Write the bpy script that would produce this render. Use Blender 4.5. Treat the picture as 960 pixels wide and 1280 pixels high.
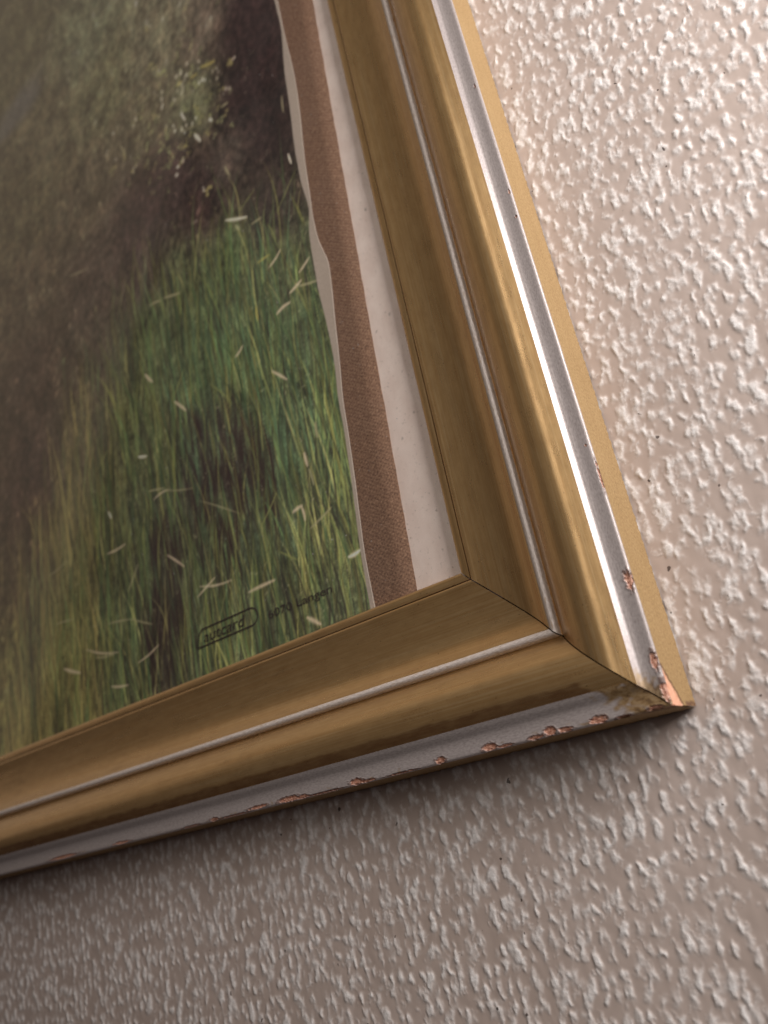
import bpy, math, random
import numpy as np
from mathutils import Matrix, Vector

# ------------------------------------------------------------------ scene, camera, world, lamps, exposure
for o in list(bpy.data.objects):
    bpy.data.objects.remove(o, do_unlink=True)
scene = bpy.context.scene
col = scene.collection
MM = 0.001
# picture space (mm): x right, y up, z out of the wall, origin at the outer lower right frame corner on the wall
def W(x, y, z):
    return (x * MM, -z * MM, y * MM)

CAM_R = np.array([[0.76880168, -0.18662673, -0.61164895],
                  [-0.3642546, -0.91393874, -0.178982],
                  [-0.52560685, 0.36039761, -0.77061728]])
CAM_C = np.array([56.10589985, -12.85995855, 183.28469976])
FPX = 1030.1
cam_data = bpy.data.cameras.new('camera')
cam = bpy.data.objects.new('camera', cam_data)
col.objects.link(cam)
scene.camera = cam
cam_data.sensor_fit = 'VERTICAL'
cam_data.sensor_height = 7.0
cam_data.sensor_width = 5.25
cam_data.lens = FPX / 1280 * 7.0
cam_data.clip_start = 0.005
cam_data.clip_end = 50
def wv(v):
    return Vector((v[0], -v[2], v[1]))
rx, ry, rz = wv(CAM_R[0]), -wv(CAM_R[1]), -wv(CAM_R[2])
m = Matrix.Identity(4)
for i in range(3):
    m[i][0], m[i][1], m[i][2] = rx[i], ry[i], rz[i]
m.translation = Vector(W(*CAM_C))
cam.matrix_world = m
cam_data.dof.use_dof = True
cam_data.dof.focus_distance = 0.205
cam_data.dof.aperture_fstop = 2.4
cam_data.dof.aperture_blades = 0

world = bpy.data.worlds.new('World')
scene.world = world
world.use_nodes = True
bg = world.node_tree.nodes['Background']
bg.inputs['Color'].default_value = (0.62, 0.42, 0.43, 1)
bg.inputs['Strength'].default_value = 0.03

def lamp(name, pos, target, sx, sy, power, color, up=(0, 1, 0)):
    d = bpy.data.lights.new(name, 'AREA')
    d.shape = 'RECTANGLE'
    d.size, d.size_y = sx, sy
    d.energy = power
    d.color = color
    o = bpy.data.objects.new(name, d)
    col.objects.link(o)
    p, t = Vector(W(*pos)), Vector(W(*target))
    z = (p - t).normalized()
    u = wv(up)
    x = u.cross(z).normalized()
    y = z.cross(x)
    mm = Matrix.Identity(4)
    for i in range(3):
        mm[i][0], mm[i][1], mm[i][2] = x[i], y[i], z[i]
    mm.translation = p
    o.matrix_world = mm
    return o
# daylight window to the right of the picture, a little above it
lamp('window_light', (320, 220, 150), (0, 60, 0), 0.20, 0.30, 2.7, (1.0, 0.97, 0.95))
# added lamp in front and to the right, brightens the gold moulding
lamp('front_fill_lamp', (130, 260, 470), (0, 80, 0), 0.19, 0.56, 0.95, (1.0, 0.94, 0.86))
# pale upper part of the room to the left, seen mirrored in the picture glass
NDIR = np.array([-.37, .81, .46]); N2 = np.array([-.84, .19, .51])
EDGE = (N2 - NDIR) / np.linalg.norm(N2 - NDIR)
MIDD = (NDIR + N2) / 2
MIDD = MIDD / np.linalg.norm(MIDD)
NIN = np.cross(NDIR, N2); NIN /= np.linalg.norm(NIN)
ctr = np.array([-170, 190, 5]) + (MIDD - NIN * 0.42) * 1700
lamp('room_light', tuple(ctr), (-170, 190, 5), 1.5, 2.6, 3.0, (1.0, 0.78, 0.54), up=tuple(EDGE))

scene.view_settings.view_transform = 'Standard'
scene.view_settings.look = 'None'
scene.view_settings.exposure = 0
scene.view_settings.gamma = 1
scene.view_settings.use_curve_mapping = False
scene.render.resolution_x, scene.render.resolution_y = 768, 1024

# ------------------------------------------------------------------ helpers
def unproj(u, v, z):
    d = CAM_R.T @ np.array([(u - 480) / FPX, (v - 640) / FPX, 1.0])
    return CAM_C + (z - CAM_C[2]) / d[2] * d

def hash2(ix, iy, seed):
    h = (ix.astype(np.int64) * 374761393 + iy.astype(np.int64) * 668265263 + seed * 1442695041) & 0xFFFFFFFF
    h = ((h ^ (h >> 13)) * 1274126177) & 0xFFFFFFFF
    h = (h ^ (h >> 16)) & 0xFFFFFFFF
    return h
def noise(x, y, seed=0):
    """gradient noise, about -1..1"""
    x = np.asarray(x, dtype=np.float64); y = np.asarray(y, dtype=np.float64)
    x0 = np.floor(x); y0 = np.floor(y)
    fx = x - x0; fy = y - y0
    ix = x0.astype(np.int64); iy = y0.astype(np.int64)
    u = fx * fx * fx * (fx * (fx * 6 - 15) + 10); v = fy * fy * fy * (fy * (fy * 6 - 15) + 10)
    def g(dx, dy):
        a = hash2(ix + dx, iy + dy, seed) * (2 * math.pi / 4294967296.0)
        return np.cos(a) * (fx - dx) + np.sin(a) * (fy - dy)
    n0 = g(0, 0) * (1 - u) + g(1, 0) * u
    n1 = g(0, 1) * (1 - u) + g(1, 1) * u
    return (n0 * (1 - v) + n1 * v) * 1.5
def sstep(a, b, x):
    t = np.clip((x - a) / (b - a), 0, 1)
    return t * t * (3 - 2 * t)
def srgb(r, g, b):
    f = lambda c: (c / 255 / 12.92) if c / 255 <= 0.04045 else ((c / 255 + 0.055) / 1.055) ** 2.4
    return (f(r), f(g), f(b), 1)
def lin(a):
    a = np.asarray(a, dtype=np.float64) / 255
    return np.where(a <= 0.04045, a / 12.92, ((a + 0.055) / 1.055) ** 2.4)

def grid_mesh(name, P, mask=None, attrs=None, uv=None, colors=None, smooth=True):
    """P: (rows, cols, 3) in mm; faces wound by grid order"""
    R, C, _ = P.shape
    idx = np.arange(R * C).reshape(R, C)
    q = np.stack([idx[:-1, :-1], idx[:-1, 1:], idx[1:, 1:], idx[1:, :-1]], -1).reshape(-1, 4)
    if mask is not None:
        q = q[mask.reshape(-1)]
        used = np.zeros(R * C, bool); used[q.ravel()] = True
        remap = np.cumsum(used) - 1
        q = remap[q]
    else:
        used = np.ones(R * C, bool)
    V = P.reshape(-1, 3)[used]
    co = np.stack([V[:, 0], -V[:, 2], V[:, 1]], -1) * MM
    me = bpy.data.meshes.new(name)
    me.vertices.add(len(co)); me.vertices.foreach_set('co', co.astype(np.float32).ravel())
    nf = len(q)
    me.loops.add(nf * 4); me.loops.foreach_set('vertex_index', q.astype(np.int32).ravel())
    me.polygons.add(nf)
    me.polygons.foreach_set('loop_start', np.arange(0, nf * 4, 4, dtype=np.int32))
    me.polygons.foreach_set('loop_total', np.full(nf, 4, dtype=np.int32))
    me.polygons.foreach_set('use_smooth', np.full(nf, smooth, dtype=bool))
    me.update(calc_edges=True)
    for k, a in (attrs or {}).items():
        at = me.attributes.new(k, 'FLOAT', 'POINT')
        at.data.foreach_set('value', a.reshape(-1)[used].astype(np.float32))
    if uv is not None:
        at = me.attributes.new('st', 'FLOAT_VECTOR', 'POINT')
        v3 = np.concatenate([uv, np.zeros(uv.shape[:-1] + (1,))], -1).reshape(-1, 3)[used]
        at.data.foreach_set('vector', v3.astype(np.float32).ravel())
    if colors is not None:
        at = me.attributes.new('ink', 'FLOAT_COLOR', 'POINT')
        c4 = np.concatenate([colors, np.ones(colors.shape[:-1] + (1,))], -1).reshape(-1, 4)[used]
        at.data.foreach_set('color', c4.astype(np.float32).ravel())
    return me
def poly_mesh(name, verts, faces):
    me = bpy.data.meshes.new(name)
    me.from_pydata([W(*v) for v in verts], [], faces)
    me.update()
    return me
def box_mesh(name, x0, x1, y0, y1, z0, z1):
    v = [(x, y, z) for z in (z0, z1) for y in (y0, y1) for x in (x0, x1)]
    f = [(0, 2, 3, 1), (4, 5, 7, 6), (0, 1, 5, 4), (1, 3, 7, 5), (3, 2, 6, 7), (2, 0, 4, 6)]
    return poly_mesh(name, v, f)
def add(name, me, mat, parent=None):
    o = bpy.data.objects.new(name, me)
    col.objects.link(o)
    if mat:
        me.materials.append(mat)
    if parent:
        o.parent = parent
    return o

class Mat:
    def __init__(self, name):
        self.m = bpy.data.materials.new(name)
        self.m.use_nodes = True
        self.nt = self.m.node_tree
        self.b = self.nt.nodes['Principled BSDF']
        self.out = self.nt.nodes['Material Output']
    def n(self, t, **kw):
        nd = self.nt.nodes.new(t)
        for k, v in kw.items():
            setattr(nd, k, v)
        return nd
    def l(self, a, b):
        self.nt.links.new(a, b)
    def attr(self, name):
        return self.n('ShaderNodeAttribute', attribute_name=name)
    def noise(self, vec, scale, detail=3, rough=.55, scl=None):
        nz = self.n('ShaderNodeTexNoise')
        nz.inputs['Scale'].default_value = scale
        nz.inputs['Detail'].default_value = detail
        nz.inputs['Roughness'].default_value = rough
        if scl:
            mp = self.n('ShaderNodeMapping')
            mp.inputs['Scale'].default_value = scl
            self.l(vec, mp.inputs['Vector']); vec = mp.outputs[0]
        self.l(vec, nz.inputs['Vector'])
        return nz.outputs['Fac']
    def ramp(self, fac, stops, interp='LINEAR'):
        r = self.n('ShaderNodeValToRGB')
        r.color_ramp.interpolation = interp
        e = r.color_ramp.elements
        while len(e) < len(stops):
            e.new(0.5)
        for el, (p, c) in zip(e, stops):
            el.position = p
            el.color = c if len(c) == 4 else (*c, 1)
        self.l(fac, r.inputs[0])
        return r.outputs[0]
    def mix(self, fac, a, b, blend='MIX'):
        mx = self.n('ShaderNodeMix', data_type='RGBA', blend_type=blend)
        for s, v in ((0, fac), (6, a), (7, b)):
            if hasattr(v, 'is_linked') or isinstance(v, bpy.types.NodeSocket):
                self.l(v, mx.inputs[s])
            else:
                mx.inputs[s].default_value = v
        return mx.outputs[2]
    def math(self, op, a, b=0.0, clamp=False):
        mt = self.n('ShaderNodeMath', operation=op, use_clamp=clamp)
        for s, v in ((0, a), (1, b)):
            if isinstance(v, bpy.types.NodeSocket):
                self.l(v, mt.inputs[s])
            else:
                mt.inputs[s].default_value = v
        return mt.outputs[0]
    def bump(self, h, strength, dist):
        bp = self.n('ShaderNodeBump')
        bp.inputs['Strength'].default_value = strength
        bp.inputs['Distance'].default_value = dist
        self.l(h, bp.inputs['Height'])
        self.l(bp.outputs[0], self.b.inputs['Normal'])
    def set(self, **kw):
        for k, v in kw.items():
            k = k.replace('_', ' ')
            if isinstance(v, bpy.types.NodeSocket):
                self.l(v, self.b.inputs[k])
            else:
                self.b.inputs[k].default_value = v
        return self
BW = lambda v: (v, v, v, 1)

# ------------------------------------------------------------------ materials
def gold_material():
    M = Mat('gold_paint')
    st = M.attr('st').outputs['Vector']
    streak = M.noise(st, 1.0, 5, .62, (0.012, 2.4, 1))
    blot = M.noise(st, 1.0, 4, .6, (0.06, 0.22, 1))
    fine = M.noise(st, 1.0, 3, .6, (2.2, 4.0, 1))
    c = M.ramp(streak, [(.32, srgb(198, 156, 102)), (.52, srgb(208, 170, 118)), (.72, srgb(217, 184, 136))])
    dirt = M.ramp(blot, [(.56, BW(0)), (.74, BW(1))])
    grime = M.math('MULTIPLY', dirt, M.ramp(fine, [(.42, BW(0)), (.62, BW(1))]))
    c = M.mix(M.math('MULTIPLY', grime, .6), c, srgb(104, 68, 36))
    mott = M.noise(st, 1.0, 5, .65, (0.16, 0.5, 1))
    c = M.mix(M.ramp(mott, [(.40, BW(.16)), (.60, BW(0))]), c, srgb(146, 98, 48))
    sp = M.noise(st, 1.0, 2, .5, (.9, 1.4, 1))
    c = M.mix(M.ramp(sp, [(.70, BW(0)), (.76, BW(.6))]), c, srgb(92, 58, 30))
    r = M.ramp(blot, [(.3, BW(.25)), (.7, BW(.34))])
    c = M.mix(M.math('MULTIPLY', M.attr('brown_band').outputs['Fac'], M.ramp(mott, [(.3, BW(.9)), (.7, BW(.55))])), c, srgb(112, 66, 40))
    M.set(Base_Color=c, Metallic=.76, Roughness=r)
    M.b.inputs['Coat Weight'].default_value = .8
    M.b.inputs['Coat Roughness'].default_value = .24
    M.bump(M.math('ADD', M.math('MULTIPLY', streak, .35), M.math('MULTIPLY', fine, .4)), .22, .00008)
    return M.m
def white_material():
    M = Mat('white_edge_paint')
    st = M.attr('st').outputs['Vector']
    chip = M.attr('chip').outputs['Fac']
    wear = M.attr('wear').outputs['Fac']
    fine = M.noise(st, 1.0, 4, .6, (1.1, 3.0, 1))
    c = M.ramp(fine, [(.3, srgb(148, 137, 134)), (.6, srgb(176, 165, 162))])
    smudge = M.noise(st, 1.0, 4, .65, (.16, .8, 1))
    c = M.mix(M.ramp(smudge, [(.56, BW(0)), (.72, BW(.5))]), c, srgb(150, 138, 134))
    wn = M.noise(st, 1.0, 4, .7, (.5, .8, 1))
    wc = M.ramp(wn, [(.3, srgb(84, 64, 50)), (.45, srgb(136, 108, 74)), (.58, srgb(160, 134, 100)), (.70, srgb(128, 108, 94))])
    c = M.mix(wear, c, wc)
    cn = M.noise(st, 1.0, 4, .7, (1.4, 2.2, 1))
    cc = M.ramp(cn, [(.34, srgb(98, 58, 46)), (.45, srgb(164, 110, 90)), (.62, srgb(206, 160, 138))])
    c = M.mix(M.ramp(chip, [(.35, BW(0)), (.5, BW(1))]), c, cc)
    rim = M.ramp(chip, [(.12, BW(0)), (.32, BW(.75)), (.46, BW(0))])
    c = M.mix(rim, c, srgb(92, 58, 44))
    metal = M.math('MULTIPLY', M.ramp(chip, [(.2, BW(1)), (.4, BW(0))]), .25)
    M.set(Base_Color=c, Roughness=.34, Metallic=metal)
    M.bump(fine, .25, .00008)
    return M.m
def bead_material():
    M = Mat('white_bead_paint')
    st = M.attr('st').outputs['Vector']
    fine = M.noise(st, 1.0, 4, .6, (.8, 4.0, 1))
    c = M.ramp(fine, [(.3, srgb(164, 150, 140)), (.6, srgb(206, 194, 187))])
    worn = M.noise(st, 1.0, 4, .7, (.35, 1.6, 1))
    c = M.mix(M.ramp(worn, [(.57, BW(0)), (.70, BW(.8))]), c, srgb(160, 126, 84))
    ed = M.attr('rim').outputs['Fac']
    rag = M.math('ADD', ed, M.math('MULTIPLY', M.noise(st, 1.0, 4, .7, (.9, .5, 1)), .9))
    c = M.mix(M.ramp(rag, [(.66, BW(1)), (.76, BW(0))]), c, srgb(166, 122, 70))
    M.set(Base_Color=c, Roughness=.42, Metallic=.15)
    M.bump(fine, .3, .0001)
    return M.m
def kraft_material():
    M = Mat('kraft_side')
    st = M.attr('st').outputs['Vector']
    chip = M.attr('chip').outputs['Fac']
    fine = M.noise(st, 1.0, 5, .8, (1.5, 1.5, 1))
    big = M.noise(st, 1.0, 3, .5, (.08, .3, 1))
    c = M.ramp(fine, [(.3, srgb(112, 86, 52)), (.5, srgb(152, 122, 80)), (.72, srgb(178, 148, 104))])
    c = M.mix(.2, c, M.ramp(big, [(.3, srgb(130, 103, 68)), (.7, srgb(164, 137, 98))]))
    cn = M.noise(st, 1.0, 3, .6, (.8, 1.2, 1))
    cc = M.ramp(cn, [(.35, srgb(206, 146, 118)), (.65, srgb(228, 176, 146))])
    c = M.mix(M.ramp(chip, [(.4, BW(0)), (.5, BW(1))]), c, cc)
    rim = M.ramp(chip, [(.2, BW(0)), (.36, BW(.9)), (.46, BW(0))])
    c = M.mix(rim, c, srgb(84, 50, 38))
    M.set(Base_Color=c, Roughness=.85)
    M.bump(fine, .3, .0001)
    return M.m
def wall_material():
    M = Mat('wallpaper')
    tc = M.n('ShaderNodeTexCoord').outputs['Object']
    foam = M.attr('foam').outputs['Fac']
    big = M.noise(tc, 22, 3, .5)
    base = M.ramp(big, [(.3, srgb(174, 156, 146)), (.7, srgb(184, 167, 158))])
    fine = M.noise(tc, 2600, 3, .6)
    fc = M.ramp(fine, [(.3, srgb(216, 210, 208)), (.7, srgb(238, 234, 232))])
    c = M.mix(foam, base, fc)
    sp = M.noise(tc, 420, 2, .4)
    c = M.mix(M.ramp(sp, [(.745, BW(0)), (.765, BW(.85))]), c, srgb(60, 46, 40))
    stain = M.noise(tc, 60, 4, .7)
    c = M.mix(M.ramp(stain, [(.68, BW(0)), (.82, BW(.45))]), c, srgb(92, 80, 72))
    M.set(Base_Color=c, Roughness=.55)
    M.b.inputs['Specular IOR Level'].default_value = .35
    M.bump(M.math('MULTIPLY', fine, foam), .5, .0002)
    return M.m
def plain(name, rgb, rough=.8):
    M = Mat(name)
    tc = M.n('ShaderNodeTexCoord').outputs['Object']
    f = M.noise(tc, 900, 4, .6)
    k = lambda s: tuple(min(255, c * s) for c in rgb)
    M.set(Base_Color=M.ramp(f, [(.3, srgb(*k(.9))), (.7, srgb(*k(1.05)))]), Roughness=rough)
    return M.m

GOLD, WHITE, BEAD, KRAFT, WALL = gold_material(), white_material(), bead_material(), kraft_material(), wall_material()
CORE = plain('raw_wood', (150, 108, 74))

# ------------------------------------------------------------------ wall with raised foam wallpaper
def lines(segs):
    out = [np.array([segs[0][0]])]
    for a, b, st in segs:
        out.append(np.linspace(a, b, max(1, int(round((b - a) / st))) + 1)[1:])
    return np.concatenate(out)
xs = lines([(-700, -380, 8), (-380, -300, 1.2), (-300, -110, .34), (-110, 75, .25), (75, 120, .6), (120, 520, 8)])
ys = lines([(-420, -110, 8), (-110, -66, .7), (-66, 60, .25), (60, 225, .32), (225, 270, .8), (270, 800, 8)])
gx, gy = np.meshgrid(xs, ys)
cx, cy = (xs[:-1] + xs[1:]) / 2, (ys[:-1] + ys[1:]) / 2
keep = ~((cx[None, :] < -4) & (cy[:, None] > 4))
def scatter(x, y, cw, chh, rx, ry, present, seed):
    """field of soft blobs, one per jittered cell"""
    ix, iy = np.floor(x / cw), np.floor(y / chh)
    f = np.zeros_like(x)
    for dx in (-1, 0, 1):
        for dy in (-1, 0, 1):
            a, b = ix + dx, iy + dy
            r = [hash2(a, b, seed + k) / 4294967296.0 for k in range(5)]
            px, py = (a + .18 + .64 * r[0]) * cw, (b + .14 + .72 * r[1]) * chh
            k = (.72 + .45 * r[2])
            ux, uy = (x - px) / (rx * k), (y - py) / (ry * k * (.8 + .5 * r[3]))
            ux = ux + uy * (r[4] - .5) * .9
            f += np.exp(-(ux * ux + uy * uy)) * (r[3] * .5 + r[2] * .5 < present)
    return f
def foam_height(x, y):
    wx = x + .50 * noise(x / 1.5, y / 1.9, 11) + .11 * noise(x / .62, y / .7, 12)
    wy = y + .70 * noise(x / 1.7, y / 2.2, 13) + .14 * noise(x / .62, y / .8, 14)
    f = scatter(wx, wy, 3.0, 4.3, 1.02, 1.7, .84, 101) + .6 * scatter(wx, wy, 2.3, 3.4, .62, 1.1, .62, 201)
    f = f * (1 + .16 * noise(x / 18, y / 24, 3)) + .20 * noise(x / .9, y / 1.1, 2)
    blob = sstep(.16, 1.18, f)
    r = np.abs(noise(wx / 2.0, wy / 3.4, 5) + .25 * noise(x / .8, y / 1.0, 6))
    thread = sstep(.10, .01, r) * sstep(-.05, .3, noise(x / 4.2, y / 5.6, 7)) * sstep(.02, .3, f)
    rough = .85 + .16 * noise(x / .6, y / .7, 8)
    h = sstep(.12, 1.3, f) * (.6 + .4 * sstep(.5, 1.3, f)) * rough + .32 * thread * (1 - blob)
    return h, np.clip(sstep(.06, 1.45, f) * 1.0 + .35 * thread, 0, 1)
fm = np.zeros(gx.shape); hz = np.zeros(gx.shape)
need = np.zeros(gx.shape, bool)
need[:-1, :-1] |= keep; need[1:, :-1] |= keep; need[:-1, 1:] |= keep; need[1:, 1:] |= keep
h_, f_ = foam_height(gx[need], gy[need])
hz[need] = h_ * .31 + .05 * noise(gx[need] / 2.4, gy[need] / 3.2, 21) + .10 * noise(gx[need] / 14, gy[need] / 14, 22) - .25
fm[need] = f_ * (.80 + .28 * noise(gx[need] / 1.1, gy[need] / 1.3, 23))
wall_me = grid_mesh('wall', np.stack([gx, gy, hz], -1), mask=keep, attrs={'foam': np.clip(fm, 0, 1)})
wall = add('wall', wall_me, WALL)
wall['kind'] = 'structure'

# ------------------------------------------------------------------ the frame
frame = bpy.data.objects.new('picture_frame', None)
col.objects.link(frame)
frame.empty_display_size = .02
frame['label'] = 'worn gilt picture frame with silvery white beads and chipped lower right corner on the wall'
frame['category'] = 'picture frame'

def curve(pts, n):
    """Catmull-Rom through (d, z) points, n samples, even in arc length"""
    p = np.array(pts, float)
    e = np.vstack([2 * p[0] - p[1], p, 2 * p[-1] - p[-2]])
    out = []
    for i in range(1, len(e) - 2):
        t = np.linspace(0, 1, 24, endpoint=False)[:, None]
        a, b, c, d = e[i - 1], e[i], e[i + 1], e[i + 2]
        out.append(.5 * (2 * b + (c - a) * t + (2 * a - 5 * b + 4 * c - d) * t ** 2 + (3 * b - a - 3 * c + d) * t ** 3))
    out = np.vstack(out + [p[-1:]])
    s = np.concatenate([[0], np.cumsum(np.hypot(*np.diff(out, axis=0).T))])
    q = np.linspace(0, s[-1], n)
    return np.stack([np.interp(q, s, out[:, 0]), np.interp(q, s, out[:, 1])], -1), q
LENGTH = {'side': 560.0, 'bottom': 430.0}
def strip(member, pts, n, ds, fn=None, skirt=.4, gap=.20, wob=.03, seed=0):
    pr, t = curve(pts, n)
    # short skirts so the strip is a coat with thickness, not a bare sheet
    pr2 = np.vstack([[pr[0, 0], pr[0, 1] - skirt], pr[:1], pr, pr[-1:], [pr[-1, 0], pr[-1, 1] - skirt]])
    t2 = np.concatenate([[t[0] - skirt], t[:1], t, t[-1:], [t[-1] + skirt]])
    L = LENGTH[member]
    fine = np.arange(0, 300, ds)
    u = np.concatenate([fine, np.arange(300, L + 1, 6.0)])
    S = u[:, None] + pr2[None, :, 0] * (1 - u[:, None] / L) + gap
    D = np.repeat(pr2[None, :, 0], len(u), 0)
    Z = np.repeat(pr2[None, :, 1], len(u), 0)
    T = np.repeat(t2[None, :], len(u), 0)
    k = 300 if member == 'side' else 0
    Z = Z + wob * noise((S + k) / 9, T / 2.2 + seed, 31) + wob * .5 * noise((S + k) / 2.2, T / 1.5 + seed, 32)
    D = D + wob * noise((S + k) / 11, T * 0 + seed, 33)
    attrs = {}
    if fn:
        dz, dd, attrs = fn(S, D, T, Z)
        Z = Z + dz; D = D + dd
    if member == 'side':
        P = np.stack([-D, S, Z], -1)
    else:
        P = np.stack([-S, D, Z], -1)[:, ::-1]
        attrs = {a: v[:, ::-1] for a, v in attrs.items()}
    ST = np.stack([S + k * 7, T + seed * 50], -1)
    if member == 'bottom':
        ST = ST[:, ::-1]
    keepq = np.ones((P.shape[0] - 1, P.shape[1] - 1), bool)
    keepq[:, 1] = False; keepq[:, -2] = False
    return grid_mesh('strip', P, mask=keepq, uv=ST, attrs=attrs)

# profile, d = distance in from the outer edge, z = height off the wall
LIP = [(45.0, 5.3), (45.05, 6.2), (44.9, 6.45), (44.2, 6.75), (43.2, 6.88), (42.55, 6.86)]
COVE = [(42.32, 6.4), (42.28, 6.92), (41.6, 7.02), (41.0, 6.92), (38, 6.7), (34.5, 6.65), (31, 6.85), (28.3, 7.35), (26.2, 8.2), (24.8, 9.2), (23.9, 10.05), (23.55, 10.1)]
BEADP = [(23.6, 10.0), (23.35, 10.5), (22.6, 10.95), (21.9, 10.7), (21.5, 10.1), (21.35, 9.4)]
def TORUS(e): return [(21.4, 9.4), (21.0, 9.5), (20.1, 10.8), (18.4, 12.7), (16.0, 14.6), (13.2, 15.6), (10.6, 15.7), (8.6, 15.35)] + ([(6.9, 15.05), (5.75, 14.85)] if e == 'side' else [(7.0, 14.9)])
def EDGEP(e): return ([(5.75, 14.88)] if e == 'side' else [(7.0, 14.95), (6.2, 14.65), (5.7, 14.4)]) + [(4.75, 13.9), (4.15, 13.72), (3.4, 13.62), (2.4, 13.6), (1.5, 13.62), (.95, 13.6), (.6, 13.45), (.42, 13.1)]
SIDEP = [(.42, 13.1), (.36, 12.5), (.2, 8), (.05, 3), (.0, .3)]

CHIPS = {'bottom': [(217, 1.3, 9, .55), (184, 1.1, 5, .45), (139.5, 1.0, 2.0, .6), (121, 1.3, 4.5, .5), (109, 1.3, 4.6, .85), (104, 1.0, 2.6, .6),
                    (84.6, 1.3, 2.6, .9), (81, .9, 3, .4), (58, 1.2, 1.7, .95), (44, 1.4, 2.3, 1.0), (40, .9, 2.5, .4), (32, 1.0, 2.0, .6), (28.2, 1.5, 1.8, 1.1), (24.6, 1.0, 2.2, .6),
                    (16.5, 1.3, 2.3, 1.0), (11, .6, 2, .4), (4, .8, 2, .6), (132, .7, 9, .22), (96, .7, 8, .25), (70, .7, 6, .22), (150, .7, 5, .22)],
         'side': [(27.4, 1.35, 2.5, .95), (9.9, 1.25, 2.4, .85), (134, 1.0, .8, .3), (52, .6, 4.2, .18), (126, 1.3, .5, .35), (3.5, 1.0, 2.6, .9), (60, 1.6, .4, .3), (215, 1.4, .7, .3), (172, 1.4, .9, .25)]}
def edge_fn(member):
    def fn(S, D, T, Z):
        k = 500 if member == 'side' else 0
        chip = np.zeros_like(S)
        for s0, d0, ls, ld in CHIPS[member]:
            r = np.sqrt(((S - s0) / ls) ** 2 + ((D - d0) / ld) ** 2)
            r = r + .34 * noise((S + k) / .9, T / .55, 41) + .16 * noise((S + k) / .35, T / .3, 42)
            chip = np.maximum(chip, np.clip(1.12 - r * .85, 0, 1))
        wear = np.zeros_like(S)
        if member == 'bottom':
            wear = sstep(10.5, 6.0, S - D + 3.5 * noise(S / 2.2, T / 1.2, 43)) * sstep(-.55, .1, noise(S / 1.6, T / 1.0, 44) + .35)
            wear = np.maximum(wear, sstep(.45, .62, noise(S / 3.0, T / .8, 46) - .12 + .3 * sstep(40, 10, S)) * .7 * sstep(2.6, 1.2, D))
        else:
            wear = sstep(4.6, 1.6, S - D + 2.0 * noise(S / 1.2, T / 1.0, 45)) * .9
        depth = sstep(.33, .52, chip)
        rim = sstep(.10, .28, chip) * (1 - depth)
        dz = -.30 * depth + .09 * rim + depth * .10 * noise(S / .5, T / .5, 47)
        dd = .16 * depth * sstep(1.2, .4, D)
        return dz, dd, {'chip': chip, 'wear': np.clip(wear, 0, 1)}
    return fn
def bead_fn(S, D, T, Z):
    return 0 * S, 0 * S, {'rim': np.minimum(T - T.min(), T.max() - T) / 1.6}
def torus_fn(member):
    def fn(S, D, T, Z):
        b = np.zeros_like(S)
        if member == 'bottom':  # brown band along the outer part, ending short of the mitre
            lo = 9.6 + .5 * noise(S / 9, T * 0, 91) + .25 * noise(S / 2.5, T * 0, 92)
            b = sstep(lo + .35, lo - .35, D) * sstep(8.2, 9.4, S - D + .8 * noise(S * 0, D / 1.0, 93)) * .75
        return 0 * S, 0 * S, {'brown_band': b}
    return fn
def side_fn(member):
    def fn(S, D, T, Z):
        chip = np.zeros_like(S)
        n1 = noise(S / 1.3, T / 1.1, 51) * .5
        if member == 'side':
            # triangular break at the corner that shows the pale pink wood
            edge = 13.1 - (8.6 - S) * .66 + n1
            chip = np.clip(.5 + (Z - edge) * .35, 0, 1) * (S < 9.2)
            low = np.clip(.5 + (1.6 - S + n1) * .5 - (np.abs(Z - 2) > 9) * 1.0, 0, 1) * (Z < 6) * .5
            chip = np.maximum(chip, low * .8)
        else:
            chip = np.clip(.42 + (4.5 - S + 3 * n1) * .06, 0, .75) * sstep(9, 13, Z) * (S < 12)
        depth = sstep(.38, .55, chip)
        frayed = .16 * noise(S / 1.4, T * 0 + 2, 53) + .10 * noise(S / .5, T * 0 + 5, 54)
        return 0 * S, .35 * depth + frayed * sstep(2.5, .2, Z), {'chip': chip}
    return fn

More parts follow.
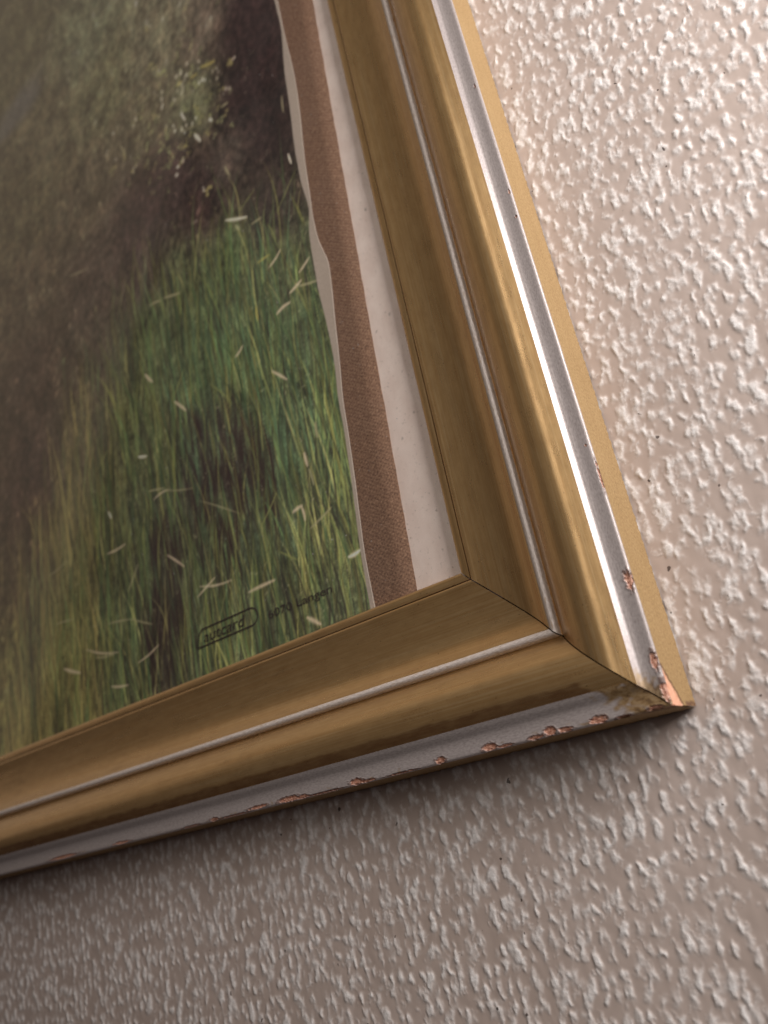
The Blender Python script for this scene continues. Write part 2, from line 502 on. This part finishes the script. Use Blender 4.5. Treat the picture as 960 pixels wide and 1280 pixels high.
def core_mesh(member):
    L = LENGTH[member]
    outer = [(44.6, 5.4), (44.6, 6.0), (42.4, 6.0), (38, 6.0), (31, 6.2), (28, 6.7), (26, 7.5), (24.4, 8.8), (23.4, 9.3), (21.4, 8.9), (20.5, 9.6), (16.4, 13.7), (10.2, 15.2), (5.7, 13.7), (3.2, 12.8), (.95, 12.9), (.7, 5), (.55, 0.2), (36, .2), (36, 5.2)]
    a = [(-d, d + .7, z) if member == 'side' else (-d - .7, d, z) for d, z in outer]
    b = [(-d, L, z) if member == 'side' else (-L, d, z) for d, z in outer]
    n = len(outer)
    f = [(i, (i + 1) % n, n + (i + 1) % n, n + i) for i in range(n)]
    f += [tuple(range(n))[::-1], tuple(range(n, 2 * n))]
    return poly_mesh('rail', a + b, f)
for member, nm in (('side', 'side_rail'), ('bottom', 'bottom_rail')):
    rail = add(nm, core_mesh(member), CORE, frame)
    sd = 1 if member == 'side' else 4
    add('sight_lip', strip(member, LIP, 12, 1.0, seed=sd, wob=.02), GOLD, rail)
    add('gilt_cove', strip(member, COVE, 34, .8, seed=sd + .3, wob=.014), GOLD, rail)
    b = add('white_bead', strip(member, BEADP, 14, .5, fn=bead_fn, seed=sd + .6, wob=.035), BEAD, rail)
    add('gilt_torus', strip(member, TORUS(member), 48, .5, fn=torus_fn(member), seed=sd + .9, wob=.012), GOLD, rail)
    e = add('white_edge', strip(member, EDGEP(member), 44, .22, fn=edge_fn(member), seed=sd + 1.2, wob=.02, skirt=.02), WHITE, rail)
    e['label'] = 'silvery white outer edge chipped through to red brown wood'
    add('kraft_side', strip(member, SIDEP, 40, .5, fn=side_fn(member), seed=sd + 1.5, wob=.03, skirt=.02), KRAFT, rail)

# ------------------------------------------------------------------ layers inside the frame
def mount_material():
    M = Mat('brown_fabric_mount')
    st = M.attr('st').outputs['Vector']
    sx = M.n('ShaderNodeSeparateXYZ'); M.l(st, sx.inputs[0])
    wob = M.noise(st, 1.0, 4, .7, (.5, .5, 1))
    wa = M.math('SINE', M.math('ADD', M.math('MULTIPLY', sx.outputs[0], 2 * math.pi / 1.7), M.math('MULTIPLY', wob, 4)))
    wb = M.math('SINE', M.math('ADD', M.math('MULTIPLY', sx.outputs[1], 2 * math.pi / 1.3), M.math('MULTIPLY', wob, 3)))
    weave = M.math('MULTIPLY', wa, wb)
    wn = M.noise(st, 1.0, 4, .65, (1.6, 1.6, 1))
    th = M.math('ADD', M.noise(st, 1.0, 3, .6, (.55, 2.6, 1)), M.noise(st, 1.0, 3, .6, (2.4, .5, 1)))
    h = M.math('ADD', M.math('MULTIPLY', weave, .15), M.math('ADD', M.math('MULTIPLY', M.math('SUBTRACT', th, 1.0), 1.0), M.math('ADD', M.math('MULTIPLY', wn, .6), .2)))
    c = M.ramp(h, [(.2, srgb(96, 66, 50)), (.55, srgb(136, 100, 78)), (.95, srgb(170, 134, 108))])
    M.set(Base_Color=c, Roughness=.85)
    M.bump(h, .6, .0002)
    return M.m
def card_material():
    M = Mat('white_card')
    st = M.attr('st').outputs['Vector']
    a = M.noise(st, 1.0, 5, .6, (.18, .1, 1))
    c = M.ramp(a, [(.3, srgb(232, 208, 198)), (.7, srgb(248, 228, 219))])
    b = M.noise(st, 1.0, 3, .5, (.9, .9, 1))
    c = M.mix(M.ramp(b, [(.62, BW(0)), (.74, BW(.45))]), c, srgb(140, 116, 102))
    d = M.noise(st, 1.0, 2, .4, (.35, .25, 1))
    c = M.mix(M.ramp(d, [(.70, BW(0)), (.75, BW(.45))]), c, srgb(104, 90, 82))
    M.set(Base_Color=c, Roughness=.75)
    M.bump(M.noise(st, 1.0, 4, .6, (2.5, 2.5, 1)), .3, .0001)
    return M.m
def sheet(name, xl, xr_fn, y0, y1, z, nx, ny, zf=None):
    yv = np.linspace(y0, y1, ny); u = np.linspace(0, 1, nx)
    xr = np.array([xr_fn(y) for y in yv])
    X = xl + (xr[:, None] - xl) * u[None]
    Y = np.repeat(yv[:, None], nx, 1)
    Z = np.full_like(X, z)
    if zf is not None:
        Z = Z + zf(X, Y)
    # turn the right edge down so the sheet has a thickness
    X = np.concatenate([X, X[:, -1:]], 1); Y = np.concatenate([Y, Y[:, -1:]], 1)
    Z = np.concatenate([Z, Z[:, -1:] - .35], 1)
    return grid_mesh(name, np.stack([X, Y, Z], -1), uv=np.stack([X, Y], -1))
add('backing_card', sheet('backing_card', -420, lambda y: -40.0, 39, 548, 3.6, 40, 60, lambda X, Y: .05 * noise(X / 30, Y / 40, 61)), card_material(), frame)
mount_edge = lambda y: -60.9 + (y - 46.5) * .0395 + .16 * noise(np.array([y / 5.0]), np.array([.3]), 62)[0]
add('brown_mount', sheet('brown_mount', -420, mount_edge, 39.5, 548, 4.0, 60, 400, lambda X, Y: .05 * noise(X / 20, Y / 30, 63)), mount_material(), frame)

# glass pane: clear, one reflecting face towards the room
def glass_materials():
    M = Mat('picture_glass')
    tr = M.n('ShaderNodeBsdfTransparent'); tr.inputs[0].default_value = (.95, .96, .95, 1)
    gl = M.n('ShaderNodeBsdfGlossy'); gl.inputs['Roughness'].default_value = .075
    lw = M.n('ShaderNodeLayerWeight'); lw.inputs['Blend'].default_value = .5
    fres = M.math('ADD', M.math('MULTIPLY', M.math('POWER', lw.outputs['Facing'], 5.0), .957), .043)
    mx = M.n('ShaderNodeMixShader')
    M.l(M.math('MULTIPLY', fres, 1.7, True), mx.inputs[0]); M.l(tr.outputs[0], mx.inputs[1]); M.l(gl.outputs[0], mx.inputs[2])
    df = M.n('ShaderNodeBsdfDiffuse'); df.inputs[0].default_value = (.75, .72, .68, 1)
    tc = M.n('ShaderNodeTexCoord').outputs['Object']
    dust = M.noise(tc, 1100, 2, .5)
    veil = M.noise(tc, 45, 4, .6)
    fac = M.math('ADD', M.ramp(dust, [(.725, BW(0)), (.765, BW(.5))]), M.ramp(veil, [(.35, BW(.008)), (.75, BW(.026))]))
    m2 = M.n('ShaderNodeMixShader')
    M.l(fac, m2.inputs[0]); M.l(mx.outputs[0], m2.inputs[1]); M.l(df.outputs[0], m2.inputs[2])
    M.l(m2.outputs[0], M.out.inputs['Surface'])
    N = Mat('glass_back')
    t2 = N.n('ShaderNodeBsdfTransparent'); N.l(t2.outputs[0], N.out.inputs['Surface'])
    return M.m, N.m
GL, GLB = glass_materials()
pane = add('glass_pane', box_mesh('glass_pane', -420, -43.6, 43.6, 548, 5.15, 5.6), GL, frame)
pane.data.materials.append(GLB)
for p in pane.data.polygons:
    p.material_index = 0 if p.normal.y < -.5 else 1

# ------------------------------------------------------------------ the art print: a grassy bank, painted as ink on a sheet
PZ = 4.5
Lpx = [(343, 0), (352, 37), (354, 67), (356, 93), (360, 117), (369, 192), (371, 200), (376, 228), (387, 261), (386, 289), (389, 312), (398, 364), (406, 394), (414, 430), (419, 458), (423, 500), (429, 530), (439, 600), (451, 690), (462, 757)]
Rpx = [(347, 0), (354.5, 38), (362, 67), (367, 87), (372, 117), (376, 150), (381, 200), (388, 247), (391, 270), (398, 301), (411, 326), (416, 364), (419, 400), (423, 434), (426, 462), (429, 500), (434, 530), (444, 600), (456.5, 694), (468.5, 757)]
def edge_curve(px):
    p = np.array([unproj(u, v, PZ)[:2] for u, v in px])
    p = p[np.argsort(p[:, 1])]
    yy = np.linspace(38, 560, 1400)
    xx = np.interp(yy, p[:, 1], p[:, 0])
    k = np.exp(-.5 * (np.arange(-20, 21) / 6.0) ** 2); k /= k.sum()
    xx = np.convolve(np.pad(xx, 20, mode='edge'), k, 'valid')
    return yy, xx
yL, xL = edge_curve(Lpx); yR, xR = edge_curve(Rpx)

RES = 3.2                                    # ink samples per mm
X0, X1, Y0, Y1 = -330.0, -58.0, 38.0, 552.0
NW, NH = int((X1 - X0) * RES), int((Y1 - Y0) * RES)
def uvp(u, v):
    p = unproj(u, v, PZ); return p[0], p[1]
# broad tones of the bank, at places on the sheet
tones = [((20, 20), (62, 62, 44)), ((110, 40), (70, 74, 56)), ((200, 40), (70, 68, 52)), ((260, 30), (58, 50, 42)), ((320, 60), (30, 20, 20)), ((330, 160), (30, 21, 20)), ((300, 20), (32, 22, 22)), ((310, 110), (30, 21, 21)),
         ((60, 160), (66, 62, 46)), ((130, 110), (66, 66, 46)), ((180, 150), (60, 56, 42)), ((240, 130), (60, 62, 44)), ((290, 200), (54, 46, 40)),
         ((40, 260), (58, 54, 38)), ((110, 240), (56, 50, 38)), ((190, 250), (40, 28, 28)), ((250, 250), (44, 32, 30)), ((215, 215), (40, 29, 28)), ((170, 300), (42, 31, 30)), ((345, 260), (46, 38, 34)),
         ((40, 360), (60, 52, 40)), ((120, 350), (54, 44, 38)), ((180, 330), (50, 40, 36)), ((220, 350), (70, 76, 50)), ((290, 340), (66, 80, 50)), ((360, 330), (66, 72, 48)),
         ((40, 470), (58, 46, 38)), ((110, 450), (56, 48, 38)), ((190, 430), (74, 84, 54)), ((260, 430), (70, 86, 54)), ((330, 450), (66, 86, 54)), ((390, 440), (64, 80, 52)),
         ((40, 600), (56, 42, 36)), ((110, 560), (66, 60, 44)), ((180, 540), (84, 92, 56)), ((250, 560), (56, 62, 48)), ((290, 570), (58, 60, 48)), ((350, 560), (62, 84, 58)), ((400, 560), (70, 92, 60)),
         ((40, 720), (60, 48, 36)), ((110, 680), (80, 80, 50)), ((180, 690), (72, 80, 50)), ((210, 680), (56, 56, 44)), ((270, 680), (64, 78, 54)), ((350, 690), (62, 78, 54)), ((420, 680), (84, 92, 58)),
         ((30, 850), (92, 88, 50)), ((90, 800), (86, 92, 52)), ((160, 800), (74, 88, 54)), ((200, 790), (56, 52, 42)), ((280, 770), (68, 82, 56)), ((380, 750), (74, 86, 56)), ((20, 910), (100, 94, 50)), ((120, 860), (92, 92, 52))]
tp = np.array([uvp(*a) for a, c in tones]); tcx = np.array([c for a, c in tones], float)
cw, ch = NW // 12, NH // 12
gxx, gyy = np.meshgrid(np.linspace(X0, X1, cw), np.linspace(Y0, Y1, ch))
sig = 13 + (np.clip(gyy, 40, 400) - 40) * .05
num = np.zeros((ch, cw, 3)); den = np.zeros((ch, cw)) + 1e-9
for (px, py), c in zip(tp, tcx):
    w = 1 / (((gxx - px) ** 2 + ((gyy - py) * .8) ** 2) / sig ** 2 + .08) ** 2
    num += w[..., None] * c; den += w
base = num / den[..., None]
base *= (1 + .28 * sstep(170, 300, gyy))[..., None]
def upsample(a):
    yi = np.linspace(0, ch - 1.001, NH); xi = np.linspace(0, cw - 1.001, NW)
    y0 = yi.astype(int); x0 = xi.astype(int); fy = (yi - y0)[:, None, None]; fx = (xi - x0)[None, :, None]
    return (a[y0][:, x0] * (1 - fy) * (1 - fx) + a[y0 + 1][:, x0] * fy * (1 - fx) + a[y0][:, x0 + 1] * (1 - fy) * fx + a[y0 + 1][:, x0 + 1] * fy * fx)
ink = upsample(base).astype(np.float32)
PXg, PYg = np.meshgrid(np.linspace(X0, X1, NW), np.linspace(Y0, Y1, NH))
n1 = noise(PXg / 9, PYg / 14, 71); n2 = noise(PXg / 2.6, PYg / 3.4, 72); n3 = noise(PXg / .9, PYg / 1.1, 73)
ink *= (1 + .34 * n1 + .34 * n2 + .26 * n3)[..., None].astype(np.float32)
ink[..., 0] *= (1 + .06 * noise(PXg / 5, PYg / 6, 74)).astype(np.float32)
rnd = np.random.RandomState(7)
def dab(px, py, wid, colr, alpha):
    """soft round touches along a path, wid per touch (mm)"""
    kx = ((px - X0) * RES); ky = ((py - Y0) * RES)
    rmax = int(np.ceil(wid.max() * RES)) + 1
    o = np.arange(-rmax, rmax + 1)
    ox, oy = np.meshgrid(o, o)
    ix = np.round(kx).astype(int)[:, None] + ox.ravel()[None]; iy = np.round(ky).astype(int)[:, None] + oy.ravel()[None]
    d = np.hypot(ix - kx[:, None], iy - ky[:, None]) / RES
    a = np.clip(1.25 - d / np.maximum(wid[:, None], .12), 0, 1) * np.asarray(alpha).reshape(-1, 1)
    ok = (ix >= 0) & (ix < NW) & (iy >= 0) & (iy < NH) & (a > .02)
    ix, iy, a = ix[ok], iy[ok], a[ok]
    lo_x, hi_x, lo_y, hi_y = (ix.min(), ix.max() + 1, iy.min(), iy.max() + 1) if len(ix) else (0, 0, 0, 0)
    if hi_x <= lo_x:
        return
    am = np.zeros((hi_y - lo_y, hi_x - lo_x), np.float32)
    np.maximum.at(am, (iy - lo_y, ix - lo_x), a)
    reg = ink[lo_y:hi_y, lo_x:hi_x]
    reg += (np.asarray(colr, np.float32) - reg) * am[..., None]
def blade(x, y, h, lean, curl, w, c, alpha):
    n = max(8, int(h / (w * .55)))
    t = np.linspace(0, 1, min(n, 70))
    bx = x + lean * h * t + curl * h * t ** 2.4
    by = y + h * t * (1 - .35 * abs(curl) * t)
    dab(bx, by, w * (1 - .75 * t ** 1.6) * .5 + .06, c, alpha * (.35 + .65 * np.sin(np.pi * np.clip(t * .9 + .1, 0, 1))))
def inside(poly, x, y):
    r = False; j = len(poly) - 1
    for i in range(len(poly)):
        if (poly[i][1] > y) != (poly[j][1] > y) and x < (poly[j][0] - poly[i][0]) * (y - poly[i][1]) / (poly[j][1] - poly[i][1]) + poly[i][0]:
            r = not r
        j = i
    return r
# meadow outline in sheet space
meadow = [uvp(*p) for p in [(0, 940), (20, 780), (115, 480), (165, 365), (240, 320), (330, 270), (400, 290), (470, 760), (300, 860)]]
dark1 = [uvp(*p) for p in [(235, 520), (290, 500), (340, 560), (345, 620), (300, 640), (290, 700), (250, 690), (230, 600)]]
dark2 = [uvp(*p) for p in [(190, 650), (225, 660), (230, 790), (205, 850), (175, 830)]]
greens = [(84, 100, 54), (98, 112, 60), (66, 94, 52), (56, 84, 50), (104, 112, 52), (96, 98, 44), (44, 64, 44), (120, 116, 58), (74, 106, 58), (128, 126, 66), (142, 138, 78), (112, 122, 64)]
items = []
for i in range(6200):
    x = rnd.uniform(-300, -62); y = 40 + rnd.rand() ** 1.25 * 210
    if not inside(meadow, x + rnd.normal(0, 9), y + rnd.normal(0, 12)):
        continue
    items.append((y, x))
items.sort(reverse=True)
for y, x in items:
    dk = inside(dark1, x, y + 8) or inside(dark2, x, y + 6) or inside(dark1, x, y + 1)
    h = rnd.uniform(14, 56) * (.7 if dk else 1) * (.8 if y > 150 else 1)
    near_right = sstep(-200, -90, np.array(x))
    lean = rnd.normal(.02, .12) - .04
    g = greens[rnd.randint(len(greens))]
    k = rnd.uniform(.55, 1.28) * (1 + .4 * float(noise(np.array([x / 15]), np.array([y / 20]), 77)[0]))
    if dk:
        if rnd.rand() < .8:
            g = (38, 26, 26) if rnd.rand() < .75 else (40, 46, 36); k = 1
    elif rnd.rand() < .25:
        g = (38, 36, 30); k = 1
    if x < -200 and rnd.rand() < .55:
        g = (128, 116, 62)
    if -150 < x < -85 and 100 < y < 190 and rnd.rand() < .25:
        g = (70, 102, 68)
    blade(x, y - h * .35, h, lean, rnd.normal(0, .13), rnd.uniform(.4, 1.3), tuple(c * k for c in g), rnd.uniform(.45, .95))
# shaded gaps between the tussocks
for poly, cnt in ((dark1, 170), (dark2, 90)):
    bx = [p[0] for p in poly]; by = [p[1] for p in poly]
    for i in range(cnt):
        x, y = rnd.uniform(min(bx), max(bx)), rnd.uniform(min(by), max(by))
        if inside(poly, x, y):
            blade(x, y - 5, rnd.uniform(8, 18), rnd.normal(0, .1), rnd.normal(0, .12), rnd.uniform(1.2, 3.4), (40, 28, 28), rnd.uniform(.35, .8))
    for i in range(cnt // 3):
        x, y = rnd.uniform(min(bx), max(bx)), rnd.uniform(min(by), max(by))
        blade(x, y - 12, rnd.uniform(14, 34), rnd.normal(0, .1), rnd.normal(0, .14), rnd.uniform(.5, 1.1), greens[rnd.randint(len(greens))], rnd.uniform(.4, .9))
# finer scrub above and left of the meadow
for i in range(4200):
    x = rnd.uniform(-325, -70); y = rnd.uniform(60, 480)
    if inside(meadow, x, y):
        continue
    h = rnd.uniform(1.2, 4.5)
    shade = ink[min(NH - 1, int((y - Y0) * RES)), min(NW - 1, int((x - X0) * RES))]
    if x > -96 and y > 200:
        continue
    k = rnd.choice([.45, 1.35, 1.95, 1.15])
    blade(x, y, h, rnd.normal(.15, .35), rnd.normal(0, .3), rnd.uniform(.8, 2.6), tuple(np.clip(shade * k + np.array([3, 3, 0]), 15, 150)), rnd.uniform(.3, .8))
# pale seed heads, bent stalks and flowers, where they stand in the print: (u0, v0, u1, v1, width mm, tone)
heads = [(218, 502, 232, 513, 1.6, 0), (181, 468, 190, 477, 1.8, 0), (173, 571, 183, 570, 1.6, 1), (294, 446, 303, 432, 1.2, 0), (380, 566, 384, 582, 1.6, 0), (386, 586, 392, 606, 1.0, 2), (394, 528, 396, 546, 1.3, 2),
         (366, 640, 377, 632, 1.8, 0), (377, 634, 381, 650, 1.4, 0), (388, 660, 414, 634, 1.0, 2), (135, 640, 139, 648, 1.3, 1), (134, 692, 156, 680, 1.2, 0), (209, 694, 230, 708, 1.2, 0), (247, 746, 268, 722, 1.0, 0), (250, 733, 289, 725, 1.0, 0),
         (311, 740, 343, 725, 1.6, 0), (160, 740, 172, 706, 1.0, 2), (134, 780, 165, 774, .9, 2), (165, 774, 190, 780, .9, 2), (70, 780, 92, 774, .9, 2), (108, 812, 148, 815, 1.1, 0), (120, 822, 142, 818, .9, 2), (173, 828, 198, 806, 1.0, 0),
         (80, 836, 100, 841, 1.8, 0), (139, 858, 160, 856, 1.2, 0), (384, 772, 400, 780, 2.0, 0), (436, 696, 450, 688, 1.9, 1), (250, 626, 300, 642, .8, 2), (186, 614, 205, 610, 1.0, 2), (192, 624, 210, 612, .9, 0), (205, 612, 240, 610, .7, 2),
         (345, 617, 325, 660, .8, 3), (262, 480, 290, 505, .7, 3), (340, 464, 358, 474, 1.4, 0), (282, 275, 308, 271, 1.7, 1), (314, 280, 326, 272, 1.2, 2), (226, 142, 231, 150, 1.6, 1), (243, 168, 250, 176, 2.4, 1), (250, 84, 268, 76, 2.2, 4), (221, 107, 226, 102, 2.0, 4), (238, 98, 246, 92, 1.6, 4),
         (281, 208, 286, 218, 1.6, 2), (150, 183, 156, 194, 1.6, 2), (177, 128, 184, 120, 1.4, 2), (360, 192, 364, 204, 1.3, 1), (352, 120, 354, 140, 1.0, 2), (290, 74, 294, 70, 1.2, 1), (276, 134, 284, 128, 1.6, 2), (336, 334, 350, 312, 1.2, 0), (362, 366, 376, 350, 1.8, 0), (370, 358, 398, 350, 1.2, 2), (346, 392, 362, 378, 1.8, 0),
         (322, 328, 336, 318, 1.0, 4), (320, 384, 322, 400, 1.4, 4), (228, 164, 244, 158, .8, 2), (188, 381, 200, 376, 1.4, 2), (205, 372, 224, 366, 1.6, 2), (346, 265, 368, 215, .7, 3), (148, 392, 156, 352, .7, 2), (176, 360, 184, 308, .6, 2), (334, 280, 344, 300, .7, 3), (374, 340, 386, 322, 1.3, 0), (300, 262, 318, 236, .6, 3),
         (86, 345, 110, 335, 1.0, 2), (104, 300, 104, 290, 1.0, 2), (60, 720, 84, 700, .8, 2), (140, 555, 120, 590, .7, 3), (372, 700, 350, 690, .8, 3), (230, 460, 215, 500, .8, 3)]
tone = [(176, 156, 130), (202, 186, 168), (134, 128, 94), (112, 118, 62), (150, 136, 62)]
for u0, v0, u1, v1, w, tn in heads:
    a, b = np.array(uvp(u0, v0)), np.array(uvp(u1, v1))
    t = np.linspace(0, 1, 34)
    ln = np.linalg.norm(b - a)
    nrm = np.array([-(b - a)[1], (b - a)[0]]) / max(ln, .1)
    bow = rnd.normal(0, .035) * ln
    px = a[0] + (b - a)[0] * t + nrm[0] * bow * np.sin(np.pi * t); py = a[1] + (b - a)[1] * t + nrm[1] * bow * np.sin(np.pi * t)
    if tn in (0, 1) and v0 > 240:
        lowx, lowy = (a if a[1] < b[1] else b)
        sh = rnd.uniform(14, 30)
        tt = np.linspace(0, 1, 60); ln2 = rnd.normal(0, .12)
        dab(lowx + ln2 * sh * tt ** 1.6, lowy - sh * tt, np.full(60, .22), (150, 140, 92), .55 * (1 - .8 * tt))
    dab(px, py, w * .5 * (.45 + .45 * np.sin(np.pi * t)) + .05, tone[tn], .85)
for i in range(170):                         # pale blossom on the sprig above the bank
    u, v = rnd.normal(225, 44), rnd.normal(140, 52)
    v -= (u - 240) * .5
    x, y = uvp(u, v)
    if u > 290:
        continue
    c = [(206, 198, 176), (130, 136, 84), (150, 142, 80), (96, 104, 66)][rnd.randint(4)]
    n = rnd.randint(2, 5)
    dab(x + rnd.normal(0, 1.0, n), y + rnd.normal(0, 1.4, n), rnd.uniform(.35, 1.1, n), c, rnd.uniform(.4, .9))
for i in range(520):                         # small flecks of light on leaves
    u, v = rnd.uniform(0, 440), rnd.uniform(60, 900)
    x, y = uvp(u, v)
    if not (X0 < x < X1 and Y0 < y < Y1):
        continue
    dab(np.array([x, x + rnd.normal(0, .6)]), np.array([y, y + rnd.normal(0, .9)]), np.array([.35, .3]) * rnd.uniform(.6, 1.4), (150, 146, 112), rnd.uniform(.25, .6))
# bluish glass reflection painted as ink, and a thin dark line, far left
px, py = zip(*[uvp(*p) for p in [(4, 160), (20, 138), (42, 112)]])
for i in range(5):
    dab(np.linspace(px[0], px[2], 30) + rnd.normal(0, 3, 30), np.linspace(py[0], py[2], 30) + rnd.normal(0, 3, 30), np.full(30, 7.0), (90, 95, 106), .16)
pa, pb, pc = uvp(72, 0), uvp(52, 60), uvp(36, 104)
t = np.linspace(0, 1, 150)
dab((1 - t) ** 2 * pa[0] + 2 * t * (1 - t) * pb[0] + t * t * pc[0], (1 - t) ** 2 * pa[1] + 2 * t * (1 - t) * pb[1] + t * t * pc[1], np.full(150, .55), (34, 28, 26), .7)

# sheet mesh, finer towards the camera
yv = lines([(39.5, 140, .27), (140, 260, .42), (260, 470, .8), (470, 548, 6)])
xr = np.interp(yv, yR, xR); xl_img = np.interp(yv, yL, xL)
a1 = lines([(-420, -330, 6), (-330, -180, .5)])
un = np.linspace(0, 1, 380) ** .92
Xs = np.concatenate([np.repeat(a1[None], len(yv), 0), (-180 + (xr[:, None] + 180) * un[None])[:, 1:]], 1)
Ys = np.repeat(yv[:, None], Xs.shape[1], 1)
ix = np.clip(((Xs - X0) * RES), 0, NW - 1.01); iy = np.clip(((Ys - Y0) * RES), 0, NH - 1.01)
jx, jy = ix.astype(int), iy.astype(int); fx, fy = (ix - jx)[..., None], (iy - jy)[..., None]
cs = ink[jy, jx] * (1 - fx) * (1 - fy) + ink[jy, jx + 1] * fx * (1 - fy) + ink[jy + 1, jx] * (1 - fx) * fy + ink[jy + 1, jx + 1] * fx * fy
grey = cs.mean(-1, keepdims=True)
cs = cs * .77 + grey * .23 * np.array([1.06, 1.0, .92])
cs = lin(np.clip(cs * 1.55 + np.array([11., 7., 7.]), 4, 250))
paper = sstep(-.10, .12, Xs - xl_img[:, None])[..., None]
cs = cs * (1 - paper) + lin([206, 186, 172])[None, None] * paper
edge_d = xr[:, None] - Xs
lift = .26 * np.exp(-edge_d / 5.0) * (1 + .9 * noise(Ys / 26, Xs * 0, 81)) + .05 * noise(Xs / 30, Ys / 34, 82)
Zs = PZ - .12 + np.clip(lift, -.2, .5)
Xe = np.concatenate([Xs, Xs[:, -1:]], 1); Ye = np.concatenate([Ys, Ys[:, -1:]], 1); Ze = np.concatenate([Zs, Zs[:, -1:] - .16], 1)
ce = np.concatenate([cs, np.repeat(lin([200, 180, 166])[None, None], len(yv), 0)], 1)
def print_material():
    M = Mat('printed_paper')
    c = M.attr('ink').outputs['Color']
    tc = M.n('ShaderNodeTexCoord').outputs['Object']
    g = M.noise(tc, 1500, 3, .6)
    c = M.mix(1.0, c, M.ramp(g, [(.3, BW(.82)), (.7, BW(1.0))]), 'MULTIPLY')
    M.set(Base_Color=c, Roughness=.6)
    M.b.inputs['Specular IOR Level'].default_value = .3
    M.bump(g, .4, .0001)
    return M.m
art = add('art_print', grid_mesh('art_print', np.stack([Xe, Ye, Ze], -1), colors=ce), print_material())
art['label'] = 'art print of tall green meadow grass with a wavy cut edge under the glass'
art['category'] = 'art print'

# publisher's mark and place line printed low on the sheet
INK = plain('dark_print_ink', (58, 42, 38), .7)
def text_mesh(body, size, shear=0.0):
    cu = bpy.data.curves.new('caption', 'FONT')
    cu.body = body; cu.size = size * MM; cu.extrude = 0.00001; cu.shear = shear
    o = bpy.data.objects.new('caption_source', cu)
    col.objects.link(o)
    bpy.context.view_layer.update()
    me = bpy.data.meshes.new_from_object(o.evaluated_get(bpy.context.evaluated_depsgraph_get()))
    bpy.data.objects.remove(o, do_unlink=True)
    return me
def place_text(name, body, x, y, width, height, shear=0.0):
    me = text_mesh(body, 10, shear)
    co = np.array([v.co[:] for v in me.vertices]) / MM
    w = co[:, 0].max() - co[:, 0].min(); h = co[:, 1].max() - co[:, 1].min()
    for v, c in zip(me.vertices, co):
        v.co = W(x + (c[0] - co[:, 0].min()) / w * width, y + (c[1] - co[:, 1].min()) / h * height, PZ + .10 + (.02 if c[2] > 0 else 0))
    me.materials.clear()
    o = add(name, me, INK, art)
    return o
place_text('place_line', '6070 Langen', -115.5, 53.9, 26.4, 3.3)
place_text('publisher_name', 'autcard', -145.6, 55.9, 20.0, 3.6, .2)
def ribbon(name, path, w):
    p = np.array(path + [path[0]], float)
    d = np.roll(p[:-1], -1, 0) - np.roll(p[:-1], 1, 0)
    nn = np.stack([-d[:, 1], d[:, 0]], -1) / np.linalg.norm(d, axis=1)[:, None]
    a, b = p[:-1] + nn * w / 2, p[:-1] - nn * w / 2
    n = len(a)
    v = [(x, y, PZ + .115) for x, y in a] + [(x, y, PZ + .115) for x, y in b]
    f = [(i, (i + 1) % n, n + (i + 1) % n, n + i) for i in range(n)]
    return add(name, poly_mesh(name, v, f), INK, art)
out = [(-148.6, 54.9), (-140, 54.9), (-132, 54.9), (-124, 54.9)]
out += [(-123 + 3.0 * math.sin(a), 57.7 - 2.8 * math.cos(a)) for a in np.linspace(0, math.pi, 14)]
out += [(-130, 60.5), (-138, 60.5), (-146, 60.5), (-147.6, 59.0), (-148.4, 57)]
ribbon('publisher_outline', out, .5)
